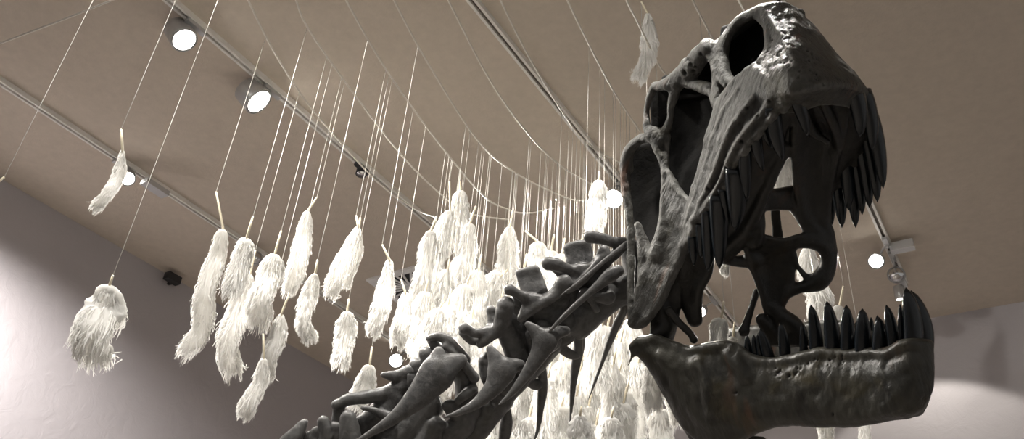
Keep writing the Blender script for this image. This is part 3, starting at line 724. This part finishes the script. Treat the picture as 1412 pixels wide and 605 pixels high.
def palate():
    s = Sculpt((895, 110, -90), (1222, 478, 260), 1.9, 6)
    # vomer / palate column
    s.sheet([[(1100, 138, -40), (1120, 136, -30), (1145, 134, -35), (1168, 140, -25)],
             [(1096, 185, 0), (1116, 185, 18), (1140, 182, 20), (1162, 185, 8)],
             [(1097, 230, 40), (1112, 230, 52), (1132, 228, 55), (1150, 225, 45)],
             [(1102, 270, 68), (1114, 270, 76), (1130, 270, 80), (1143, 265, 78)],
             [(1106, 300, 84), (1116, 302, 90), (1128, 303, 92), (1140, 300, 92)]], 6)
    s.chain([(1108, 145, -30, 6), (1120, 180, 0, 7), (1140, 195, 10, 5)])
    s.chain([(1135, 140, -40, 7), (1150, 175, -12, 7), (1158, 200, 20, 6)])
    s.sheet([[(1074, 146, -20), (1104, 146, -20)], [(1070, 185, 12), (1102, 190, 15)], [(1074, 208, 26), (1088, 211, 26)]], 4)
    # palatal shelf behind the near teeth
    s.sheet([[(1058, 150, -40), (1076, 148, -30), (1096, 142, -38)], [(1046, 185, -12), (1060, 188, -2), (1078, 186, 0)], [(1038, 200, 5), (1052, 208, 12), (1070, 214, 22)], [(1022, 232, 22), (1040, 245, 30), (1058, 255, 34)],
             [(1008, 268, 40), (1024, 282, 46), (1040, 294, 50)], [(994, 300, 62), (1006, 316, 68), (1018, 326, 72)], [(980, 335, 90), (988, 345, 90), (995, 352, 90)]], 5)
    s.sheet([[(1140, 140, -10), (1165, 142, -8), (1186, 150, 5)], [(1144, 185, 25), (1166, 190, 30), (1184, 195, 40)], [(1140, 230, 62), (1156, 232, 66), (1168, 228, 72)], [(1136, 262, 84), (1142, 264, 90), (1150, 258, 96)]], 5)  # dark sheet added to shade over a lit patch on the far side
    # far upper jaw margin, in the dark palate colour to keep it shaded
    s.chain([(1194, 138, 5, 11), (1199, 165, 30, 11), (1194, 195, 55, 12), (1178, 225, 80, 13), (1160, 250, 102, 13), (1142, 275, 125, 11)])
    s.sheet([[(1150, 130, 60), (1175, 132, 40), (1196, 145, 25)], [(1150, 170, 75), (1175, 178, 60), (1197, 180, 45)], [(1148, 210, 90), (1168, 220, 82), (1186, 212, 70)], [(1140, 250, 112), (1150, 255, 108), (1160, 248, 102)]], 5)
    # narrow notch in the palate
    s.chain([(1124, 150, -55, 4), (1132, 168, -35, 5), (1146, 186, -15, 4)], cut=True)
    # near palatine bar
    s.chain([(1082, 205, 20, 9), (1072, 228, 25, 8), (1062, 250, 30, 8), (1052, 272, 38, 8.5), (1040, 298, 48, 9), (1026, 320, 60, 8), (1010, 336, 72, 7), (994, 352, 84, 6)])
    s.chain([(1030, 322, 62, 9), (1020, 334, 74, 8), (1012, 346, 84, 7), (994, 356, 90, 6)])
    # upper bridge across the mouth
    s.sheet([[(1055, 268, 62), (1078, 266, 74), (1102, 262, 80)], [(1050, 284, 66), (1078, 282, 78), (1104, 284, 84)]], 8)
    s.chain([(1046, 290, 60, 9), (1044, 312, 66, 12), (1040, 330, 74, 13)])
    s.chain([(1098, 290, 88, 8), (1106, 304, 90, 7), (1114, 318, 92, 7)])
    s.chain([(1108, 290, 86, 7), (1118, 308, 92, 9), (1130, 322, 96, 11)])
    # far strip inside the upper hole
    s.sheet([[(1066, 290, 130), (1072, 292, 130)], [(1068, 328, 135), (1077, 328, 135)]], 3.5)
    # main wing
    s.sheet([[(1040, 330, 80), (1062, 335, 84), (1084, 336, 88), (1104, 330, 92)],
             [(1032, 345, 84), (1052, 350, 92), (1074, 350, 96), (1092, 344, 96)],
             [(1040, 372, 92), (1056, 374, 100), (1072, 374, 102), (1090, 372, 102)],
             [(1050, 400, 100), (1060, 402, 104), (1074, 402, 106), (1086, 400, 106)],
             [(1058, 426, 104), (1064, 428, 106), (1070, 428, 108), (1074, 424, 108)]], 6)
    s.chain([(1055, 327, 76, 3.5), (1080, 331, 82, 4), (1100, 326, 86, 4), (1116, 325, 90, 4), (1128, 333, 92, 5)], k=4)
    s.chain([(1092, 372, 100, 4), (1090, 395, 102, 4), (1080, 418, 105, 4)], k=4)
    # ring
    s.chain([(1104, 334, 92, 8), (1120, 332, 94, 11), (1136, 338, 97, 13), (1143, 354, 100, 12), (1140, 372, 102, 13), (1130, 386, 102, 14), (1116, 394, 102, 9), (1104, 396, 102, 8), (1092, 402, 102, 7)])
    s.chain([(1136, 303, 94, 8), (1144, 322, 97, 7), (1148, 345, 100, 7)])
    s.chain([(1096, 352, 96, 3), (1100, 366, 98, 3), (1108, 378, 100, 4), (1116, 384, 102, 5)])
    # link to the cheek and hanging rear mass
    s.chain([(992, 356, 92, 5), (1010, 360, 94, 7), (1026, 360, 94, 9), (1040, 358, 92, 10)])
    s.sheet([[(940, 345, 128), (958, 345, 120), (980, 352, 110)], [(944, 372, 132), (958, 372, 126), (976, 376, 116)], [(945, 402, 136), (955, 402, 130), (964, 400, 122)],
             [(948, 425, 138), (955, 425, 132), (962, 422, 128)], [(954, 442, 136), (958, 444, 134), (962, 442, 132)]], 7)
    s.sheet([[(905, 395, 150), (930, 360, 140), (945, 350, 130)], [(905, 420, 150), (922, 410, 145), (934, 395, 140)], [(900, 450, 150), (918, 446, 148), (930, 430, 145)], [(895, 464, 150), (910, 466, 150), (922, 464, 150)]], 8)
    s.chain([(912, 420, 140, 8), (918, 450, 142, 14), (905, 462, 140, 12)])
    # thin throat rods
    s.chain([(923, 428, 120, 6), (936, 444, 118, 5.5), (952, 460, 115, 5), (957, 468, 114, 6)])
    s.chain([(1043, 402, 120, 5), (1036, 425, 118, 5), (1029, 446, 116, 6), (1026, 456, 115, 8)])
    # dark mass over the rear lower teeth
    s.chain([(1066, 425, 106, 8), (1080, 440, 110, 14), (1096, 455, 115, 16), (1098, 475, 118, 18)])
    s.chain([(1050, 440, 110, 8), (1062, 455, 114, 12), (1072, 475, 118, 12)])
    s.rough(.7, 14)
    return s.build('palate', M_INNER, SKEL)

def jaw():
    s = Sculpt((852, 440, -150), (1300, 690, 330), 2.0, 7)
    # near ramus: outer surface, front to rear
    s.sheet([[(877, 478, 132), (884, 472, 128), (905, 471, 120), (928, 480, 106), (950, 486, 92), (972, 482, 78), (1004, 480, 58), (1030, 494, 40), (1060, 500, 20), (1100, 496, -6), (1134, 488, -28), (1172, 490, -52), (1204, 488, -74), (1228, 488, -92), (1250, 478, -108), (1278, 476, -112)],
             [(882, 484, 130), (893, 484, 122), (915, 490, 108), (938, 500, 92), (960, 504, 76), (985, 506, 60), (1012, 508, 44), (1036, 514, 26), (1066, 518, 8), (1102, 518, -18), (1138, 514, -42), (1174, 514, -66), (1206, 512, -88), (1232, 512, -106), (1258, 506, -120), (1280, 502, -118)],
             [(890, 492, 128), (904, 504, 118), (925, 516, 102), (948, 526, 84), (970, 532, 66), (992, 536, 50), (1016, 538, 34), (1040, 542, 18), (1070, 545, 0), (1104, 545, -24), (1140, 542, -48), (1176, 542, -72), (1208, 540, -94), (1234, 540, -112), (1260, 538, -122), (1279, 536, -116)],
             [(900, 505, 126), (918, 532, 114), (936, 552, 98), (956, 562, 80), (978, 570, 62), (1000, 572, 46), (1022, 572, 30), (1046, 572, 14), (1074, 570, -4), (1108, 568, -26), (1142, 568, -50), (1178, 568, -74), (1208, 566, -96), (1232, 564, -112), (1254, 562, -118), (1270, 558, -112)],
             [(912, 526, 124), (935, 566, 112), (950, 590, 98), (970, 606, 84), (990, 612, 66), (1010, 608, 48), (1032, 596, 32), (1052, 588, 18), (1078, 581, 0), (1110, 581, -20), (1144, 583, -44), (1180, 582, -68), (1208, 578, -88), (1230, 573, -100), (1248, 571, -106), (1262, 567, -102)]], 7)
    # rear lower flange running out of the frame
    s.chain([(905, 505, 128, 7), (922, 534, 124, 8), (942, 568, 118, 9), (962, 604, 110, 9), (982, 640, 100, 10)])
    s.sheet([[(940, 570, 112), (975, 575, 80), (1010, 580, 50)], [(960, 605, 108), (985, 608, 78), (1020, 600, 46)], [(985, 645, 100), (1000, 640, 80), (1015, 615, 55)]], 7)
    # upper rim and humps
    s.chain([(884, 473, 128, 7), (905, 468, 118, 7), (926, 476, 106, 6), (948, 484, 92, 6), (970, 482, 78, 7), (1000, 478, 58, 9), (1020, 484, 45, 8), (1034, 494, 34, 7), (1060, 500, 18, 7), (1096, 495, -6, 8), (1134, 487, -30, 8), (1172, 489, -56, 8), (1204, 487, -78, 8), (1226, 488, -94, 8)])
    s.chain([(1230, 486, -96, 8), (1246, 476, -108, 8), (1264, 475, -112, 9), (1279, 475, -104, 8)])
    s.chain([(1278, 478, -104, 8), (1281, 505, -106, 8), (1278, 538, -104, 8), (1268, 565, -98, 7)])
    s.chain([(874, 479, 134, 5), (884, 470, 130, 5)])
    s.chain([(873, 488, 132, 2.5), (869, 497, 132, 2), (866, 504, 132, 1.5)])
    # muscle ridges at the rear
    s.chain([(910, 490, 108, 4), (928, 515, 100, 5), (945, 548, 90, 5), (965, 578, 74, 4)], k=9)
    s.chain([(962, 500, 70, 5), (975, 530, 58, 5), (980, 565, 54, 4)], k=10)
    s.chain([(1004, 490, 46, 8), (1020, 505, 32, 8), (1030, 520, 24, 6)], k=10)
    # thickness behind the outer surface
    s.sheet([[(905, 476, 150), (1000, 490, 90), (1100, 500, 30), (1200, 495, -40), (1276, 484, -90)], [(925, 510, 150), (1005, 530, 88), (1105, 540, 22), (1205, 538, -52), (1272, 538, -92)],
             [(950, 570, 140), (1020, 575, 70), (1110, 572, 10), (1208, 568, -60), (1258, 562, -88)]], 8)
    # far ramus
    s.sheet([[(1270, 478, -80), (1240, 470, -30), (1200, 462, 40), (1150, 446, 110), (1100, 452, 180), (1040, 455, 240), (1000, 460, 290)],
             [(1270, 510, -85), (1240, 505, -35), (1200, 500, 35), (1150, 492, 105), (1100, 490, 175), (1040, 490, 235), (1005, 485, 285)],
             [(1264, 545, -85), (1235, 545, -40), (1200, 540, 30), (1150, 530, 100), (1100, 525, 170), (1050, 515, 230), (1010, 505, 280)]], 7)
    # small bone under the throat
    s.chain([(1024, 601, 60, 5), (1034, 606, 55, 7), (1052, 606, 45, 4)])
    s.rough(1.0, 22); s.rough(.7, 9)
    rg = random.Random(5)
    for _ in range(26):
        u = rg.uniform(1070, 1165); s.pit(u, 516 - (u - 1070) * .22 + rg.uniform(-9, 7), rg.uniform(1.4, 2.6))
    for (u, v, r) in ((1148, 571, 3), (1273, 550, 3), (1088, 518, 2.6), (1076, 514, 2.4), (1014, 541, 3)): s.pit(u, v, r)
    return s.build('lower_jaw', M_JAW, SKEL)

def tooth(base, tip, w, bend=(0, 0, 0), parent=None, flat=.65, axis=(0, 0, 1), root=.18, pw=2.1):
    """curved cone: base and tip in sculpt space, w its width there"""
    B = np.array(base, float); T = np.array(tip, float); bend = np.array(bend, float)
    B = B - (T - B) * root
    mb = MB(); n = 12; k = 12; D = T - B; D /= np.linalg.norm(D); ax = np.array(axis, float); ax -= D * (ax @ D); ax /= np.linalg.norm(ax); side = np.cross(D, ax)
    V = []; Fs = []
    for i in range(k):
        t = i / (k - 1); c = B * (1 - t) + T * t + bend * 4 * t * (1 - t) * .5
        r = w / 2 * (1 - t ** pw) ** (1.6 / pw) * (.9 + .1 * min(1, t * 4)) + .35
        for j in range(n):
            th = 2 * math.pi * j / n; x, y = math.cos(th), math.sin(th)
            V.append(c + side * r * x + ax * r * flat * y)
    for i in range(k - 1):
        for j in range(n): Fs.append((i * n + j, i * n + (j + 1) % n, (i + 1) * n + (j + 1) % n, (i + 1) * n + j))
    Fs.append(tuple(range(n))[::-1]); Fs.append(tuple((k - 1) * n + j for j in range(n)))
    return mesh_obj('tooth', UVW(np.array(V)), Fs, M_TOOTH, parent)

SK = skull(); SB = shade_backing(); PL = palate(); JW = jaw()

# upper teeth, near side
for b, t, w, bd in [((1096, 134, -92), (1114, 188, -62), 17, (4, -2, 0)), ((1067, 158, -76), (1080, 222, -44), 20, (-5, 0, 0)), ((1042, 184, -54), (1053, 236, -28), 15, (-4, 0, 0)),
                    ((1028, 214, -36), (1031, 276, -8), 16, (-3, 0, 0)), ((1014, 245, -14), (1014, 318, 12), 26, (5, 0, 0)), ((998, 268, 6), (1004, 312, 24), 14, (3, 0, 0)), ((990, 284, 16), (992, 371, 44), 22, (3, 0, 0)),
                    ((976, 302, 36), (976, 375, 62), 18, (4, 0, 0)), ((966, 316, 50), (967, 356, 72), 12, (2, 0, 0)), ((955, 332, 68), (957, 367, 86), 11, (1, 0, 0)), ((1052, 170, -62), (1064, 205, -40), 10, (-2, 0, 0))]:
    tooth(b, t, w * 1.2, bd, SK, pw=2.5)
# upper teeth, far side and front
for b, t, w, bd in [((1176, 126, -40), (1186, 189, -22), 22, (9, 0, 0)), ((1192, 136, -10), (1203, 207, 8), 20, (8, 0, 0)), ((1200, 165, 24), (1218, 260, 40), 20, (7, 0, 0)),
                    ((1196, 190, 45), (1210, 279, 62), 19, (6, 0, 0)), ((1188, 205, 58), (1199, 287, 76), 18, (5, 0, 0)), ((1180, 222, 72), (1189, 296, 88), 16, (4, 0, 0)), ((1170, 232, 82), (1180, 314, 98), 18, (4, 0, 0)),
                    ((1154, 246, 96), (1161, 314, 112), 18, (3, 0, 0)), ((1142, 258, 108), (1146, 313, 122), 13, (3, 0, 0)), ((1134, 266, 116), (1137, 318, 130), 12, (2, 0, 0)), ((1166, 222, 70), (1170, 290, 84), 18, (3, 0, 0))]:
    tooth(b, t, w * 1.2, bd, SK, pw=2.5)
# lower teeth
for b, t, w, bd in [((1033, 489, 46), (1030, 463, 46), 10, (-1, 0, 0)), ((1043, 491, 38), (1039, 461, 38), 8, (-1, 0, 0)), ((1050, 493, 33), (1045, 459, 33), 8, (-1, 0, 0)), ((1061, 493, 25), (1048, 453, 27), 14, (-1, -2, 0)),
                    ((1082, 492, 10), (1076, 444, 10), 15, (3, 0, 0)), ((1108, 488, -8), (1106, 446, -8), 11, (2, 0, 0)), ((1125, 483, -20), (1118, 420, -20), 18, (4, 0, 0)), ((1148, 481, -36), (1140, 415, -34), 21, (4, 0, 0)),
                    ((1169, 483, -50), (1167, 420, -50), 20, (2, 0, 0)), ((1190, 484, -66), (1189, 425, -66), 22, (1, 0, 0)), ((1213, 484, -82), (1212, 437, -82), 21, (2, 0, 0)), ((1232, 480, -92), (1222, 420, -90), 17, (5, 0, 0)),
                    ((1243, 472, -98), (1241, 419, -98), 9, (1, 0, 0)), ((1258, 471, -106), (1249, 396, -102), 26, (8, 0, 0))]:
    tooth(b, t, w * 1.08, bd, JW, pw=2.8)
for b, t, w, bd in [((1274, 470, -84), (1256, 400, -76), 22, (12, 0, 0)), ((1207, 470, 30), (1210, 434, 30), 8, (1, 0, 0)), ((1202, 470, 40), (1201, 437, 40), 8, (1, 0, 0)), ((1222, 472, 5), (1222, 444, 5), 8, (1, 0, 0)), ((1238, 478, -20), (1238, 452, -20), 9, (1, 0, 0)),
                    ((1178, 466, 75), (1180, 444, 75), 8, (0, 0, 0))]:
    tooth(b, t, w * 1.08, bd, JW, pw=2.8)

# ------------------------------------------------------------------ neck
NV = 1.8; NECK_W = 185
def vert(lo, hi, chains, sheets=(), webs=()):
    s = Sculpt((lo[0], lo[1], -70 + NECK_W), (hi[0], hi[1], 120 + NECK_W), NV, 3.5)
    sh_ = lambda rows: [[(p[0], p[1], p[2] + NECK_W) + tuple(p[3:]) for p in q] for q in rows]
    chains = sh_(chains); sheets = [sh_(q) for q in sheets]; webs = [sh_(q) for q in webs]
    for c in chains:
        if max(p[3] for p in c) < 13:
            c = [p[:3] + ((p[3] * (.95 if 0 < i < len(c) - 1 else 1.06)),) for i, p in enumerate(c)]
            s.chain(c, flat=1.35, axis=(.25, .15, 1))
        else: s.chain(c)
    for sh in sheets: s.sheet(sh, 5.5)
    for sh in webs: s.sheet(sh, 3.6)
    s.rough(1.0, 15); s.rough(.6, 6)
    return s.build('neck_vertebra', M_NECK, SKEL)
def rib(chains, parent, flat=1.7, name='neck_rib'):
    chains = [[(p[0], p[1], p[2] + NECK_W, p[3]) for p in c] for c in chains]
    A = np.array([p for c in chains for p in c])
    lo = A[:, :3].min(0) - 26; hi = A[:, :3].max(0) + 26
    s = Sculpt(lo, hi, 1.8, 5)
    for c in chains: s.chain(c, flat=flat, axis=(.15, .1, 1))
    return s.build(name, M_NECK, parent)

v0 = vert((790, 300), (925, 460), [[(812, 326, 0, 8), (828, 329, 2, 9), (846, 334, 4, 8), (866, 337, 8, 9), (885, 345, 30, 12)], [(874, 350, 30, 17), (880, 382, 34, 22), (872, 405, 36, 18)],
        [(880, 360, 50, 20), (905, 335, 50, 20)], [(862, 336, 8, 7), (850, 348, 6, 8), (838, 360, 6, 7)]])
v1 = vert((735, 320), (900, 490), [
        [(874, 392, 26, 22), (842, 408, 28, 22), (808, 434, 30, 24), (798, 446, 30, 22)], [(800, 372, 8, 10), (818, 386, 14, 15), (835, 402, 18, 20)], [(786, 388, 22, 10), (790, 405, 24, 13), (788, 425, 28, 15)], [(812, 392, 18, 15), (808, 415, 24, 17)],
        [(756, 363, -4, 9), (768, 365, -3, 9), (784, 371, 0, 8), (800, 374, 3, 10)], [(800, 374, 3, 9), (816, 368, 0, 7.5), (826, 358, -3, 8), (832, 346, -5, 9)],
        [(800, 374, 3, 9), (791, 385, 0, 7), (784, 394, -2, 5)], [(838, 410, -2, 10), (818, 408, -4, 9), (806, 404, -4, 7), (800, 412, -2, 6)],
        [(805, 402, -4, 5), (816, 416, -4, 6), (822, 426, -2, 6)], [(836, 350, -9, 6), (822, 366, -10, 6.5), (806, 383, -9, 7), (792, 395, -7, 6), (783, 402, -5, 4)]],
        [[[(782, 341, 26), (797, 337, 26), (811, 335, 26)], [(784, 352, 24), (798, 350, 24), (813, 350, 24)], [(788, 370, 16), (800, 370, 16), (813, 367, 16)]]],
        [[[(758, 366, 0), (785, 373, 2), (803, 377, 4)], [(772, 380, 10), (788, 388, 8), (800, 392, 6)]], [[(806, 374, 4), (820, 368, 2), (832, 352, 0)], [(810, 388, 10), (828, 380, 10), (842, 362, 8)]]])
rib([[(864, 336, -12, 4.5), (838, 356, -16, 3.6), (803, 385, -20, 3), (772, 408, -22, 1.6)]], v1)
rib([[(853, 373, -16, 8), (842, 379, -19, 10), (828, 391, -22, 7.5), (808, 408, -25, 5), (782, 432, -26, 4), (764, 450, -26, 3), (754, 460, -26, 1.6)]], v1, 1.3)
v2 = vert((680, 355), (830, 540), [
        [(790, 447, 32, 19), (764, 468, 32, 19), (738, 494, 34, 20)], [(736, 415, 8, 10), (756, 432, 18, 16), (780, 445, 22, 20)], [(712, 414, 16, 9), (716, 432, 22, 11), (722, 452, 26, 13)], [(745, 432, 20, 15), (740, 460, 26, 16)], [(792, 405, 20, 8), (798, 422, 22, 10), (792, 440, 24, 12)],
        [(702, 399, -8, 7.5), (716, 406, -5, 7.5), (733, 414, -2, 10)], [(733, 414, -2, 10), (752, 411, -2, 8.5), (767, 402, -4, 9), (778, 389, -6, 11)],
        [(733, 416, -2, 9), (725, 428, -2, 8.5), (719, 438, -3, 6)], [(748, 452, 8, 13), (760, 470, 12, 14)], [(735, 462, 14, 12), (740, 480, 18, 13)], [(781, 392, -8, 7), (765, 408, -9, 7.5), (744, 420, -8, 8.5), (728, 431, -7, 7), (718, 439, -5, 5)]],
        [[[(715, 376, 22), (729, 373, 22), (739, 371, 22)], [(719, 388, 20), (733, 387, 20), (745, 386, 20)], [(724, 406, 12), (737, 406, 12), (750, 402, 12)]]],
        [[[(704, 401, -4), (730, 413, 0), (742, 418, 4)], [(712, 414, 8), (722, 424, 8), (735, 432, 8)]], [[(745, 418, 2), (764, 408, 0), (778, 393, 0)], [(752, 434, 12), (776, 424, 12), (786, 402, 10)]]])
rib([[(728, 447, -14, 5), (738, 456, -17, 9), (750, 470, -20, 14)], [(780, 456, -10, 7), (764, 460, -16, 11), (751, 472, -20, 15)], [(752, 470, -20, 17), (741, 492, -24, 12), (724, 518, -28, 8), (706, 541, -31, 5), (688, 558, -33, 1.8)]], v2)
v3 = vert((622, 405), (780, 600), [
        [(738, 498, 34, 18), (712, 520, 35, 20), (690, 544, 36, 20)], [(640, 452, -9, 7.5), (656, 459, -6, 7.5), (677, 456, -3, 9)], [(677, 427, 4, 6.5), (678, 441, 3, 7.5), (680, 456, 0, 10)],
        [(697, 421, -5, 12), (695, 440, -3, 12), (686, 456, -2, 10)], [(682, 456, -2, 9), (670, 468, -3, 9), (663, 474, -4, 6)], [(690, 430, -8, 7), (686, 450, -8, 8), (674, 464, -7, 7), (663, 473, -5, 5)], [(692, 444, 2, 12), (703, 464, 12, 15), (712, 484, 18, 17)],
        [(712, 484, 18, 16), (722, 505, 24, 18)], [(700, 440, 14, 11), (712, 452, 18, 12), (722, 470, 22, 14)], [(640, 458, 6, 7), (650, 468, 10, 8), (664, 470, 8, 8)], [(672, 498, 10, 13), (678, 520, 14, 15), (700, 530, 18, 16)]])
rib([[(676, 481, -14, 6), (682, 492, -17, 10), (690, 508, -20, 16)], [(717, 503, -14, 8), (704, 505, -17, 12), (692, 512, -20, 17)], [(692, 512, -20, 19), (680, 534, -25, 13), (657, 556, -30, 8), (634, 568, -33, 5), (612, 575, -35, 1.8)]], v3)
v4 = vert((560, 448), (740, 660), [
        [(690, 550, 36, 19), (665, 575, 37, 22), (640, 605, 38, 24)], [(590, 467, -5, 4), (604, 464, -5, 7), (616, 468, -5, 7.5), (628, 480, -3, 8), (640, 496, 4, 9)],
        [(614, 477, -9, 4.5), (638, 499, -9, 5.5), (655, 521, -6, 7)], [(587, 488, 8, 10), (594, 505, 10, 12)], [(574, 504, 8, 10), (584, 520, 10, 14)],
        [(632, 506, 10, 10), (642, 534, 14, 15), (644, 565, 18, 20)], [(652, 536, -5, 7), (640, 545, -6, 8), (632, 552, -6, 6)], [(596, 470, 4, 7), (606, 482, 8, 8), (622, 492, 10, 8)], [(560, 520, 8, 12), (575, 535, 14, 18), (560, 560, 18, 18)], [(620, 560, 0, 10), (640, 580, 10, 16), (620, 600, 16, 20)]])
rib([[(605, 485, -18, 8), (603, 500, -20, 15), (600, 515, -22, 20)], [(635, 497, -14, 10), (620, 503, -18, 16), (602, 518, -22, 22)], [(602, 516, -22, 25), (578, 545, -28, 18), (552, 569, -33, 11), (526, 588, -36, 7), (497, 605, -38, 3.5), (478, 614, -39, 2)]], v4)
v5 = vert((440, 490), (650, 700), [
        [(463, 558, -4, 7), (482, 551, 0, 9), (506, 547, 4, 10), (534, 542, 8, 11), (560, 530, 12, 15), (580, 520, 16, 15)], [(528, 517, 0, 3.5), (545, 518, 2, 8), (566, 512, 6, 11), (582, 515, 10, 12)],
        [(500, 562, -4, 4), (518, 566, -4, 5), (534, 574, -4, 6)], [(545, 550, 16, 20), (525, 575, 20, 22), (500, 590, 22, 18)], [(590, 560, 20, 22), (560, 595, 24, 26), (520, 630, 28, 28)],
        [(481, 577, -16, 12), (482, 596, -16, 15), (484, 620, -14, 18)], [(600, 590, 10, 18), (580, 625, 16, 24)], [(468, 562, 2, 8), (466, 580, 4, 10)]])
v6 = vert((370, 550), (560, 760), [
        [(421, 581, 0, 4.5), (414, 590, 0, 9), (402, 608, 0, 14), (385, 630, 0, 16)], [(446, 581, -6, 8), (450, 600, -6, 11), (452, 625, -4, 14)], [(436, 596, 4, 8), (440, 615, 6, 12)],
        [(500, 625, 26, 28), (460, 650, 28, 30), (420, 690, 30, 32)], [(462, 590, -4, 9), (464, 610, -2, 12)], [(428, 604, 8, 10), (440, 630, 12, 18)]])
# ribs of the far side hanging down
for ch, p in (([(866, 408, 40, 7), (859, 430, 47, 6), (851, 446, 52, 6), (842, 468, 54, 5), (832, 495, 55, 3.2), (820, 528, 56, 2.2), (811, 552, 56, 1.3)], v1), ([(796, 450, 38, 9), (799, 474, 48, 8), (795, 498, 54, 7), (791, 525, 56, 5), (788, 560, 57, 3), (785, 590, 57, 1.3)], v2),
              ([(744, 500, 40, 8), (748, 519, 50, 7), (748, 540, 56, 7), (745, 565, 57, 5), (742, 590, 57, 3.2), (735, 612, 57, 1.5)], v3), ([(700, 566, 54, 5), (698, 585, 58, 9), (694, 612, 60, 7), (688, 650, 60, 2)], v4)):
    rib([ch], p, 1.2)
rib([[(772, 478, 38, 8), (786, 488, 46, 7), (796, 490, 50, 6)]], v2, 1.2); rib([[(728, 524, 42, 8), (740, 530, 50, 8), (748, 522, 52, 5)]], v3, 1.2)
# steel post that carries the mount, below the picture
pb = UVW([(470, 650, 28 + NECK_W)])[0]
MB().tube([(pb[0], pb[1], 0), (pb[0], pb[1], pb[2])], .035, 16).build('support_post', M_POST, SKEL)
MB().tube([(pb[0], pb[1], 0), (pb[0], pb[1], .03)], .3, 32).build('base_plate', M_POST, SKEL)

# ------------------------------------------------------------------ soft ambient fill, added through the sides left without walls
w = bpy.data.worlds.new('world'); SC.world = w; w.use_nodes = True
bg = w.node_tree.nodes['Background']; bg.inputs[0].default_value = (1, .965, .93, 1); bg.inputs[1].default_value = .26
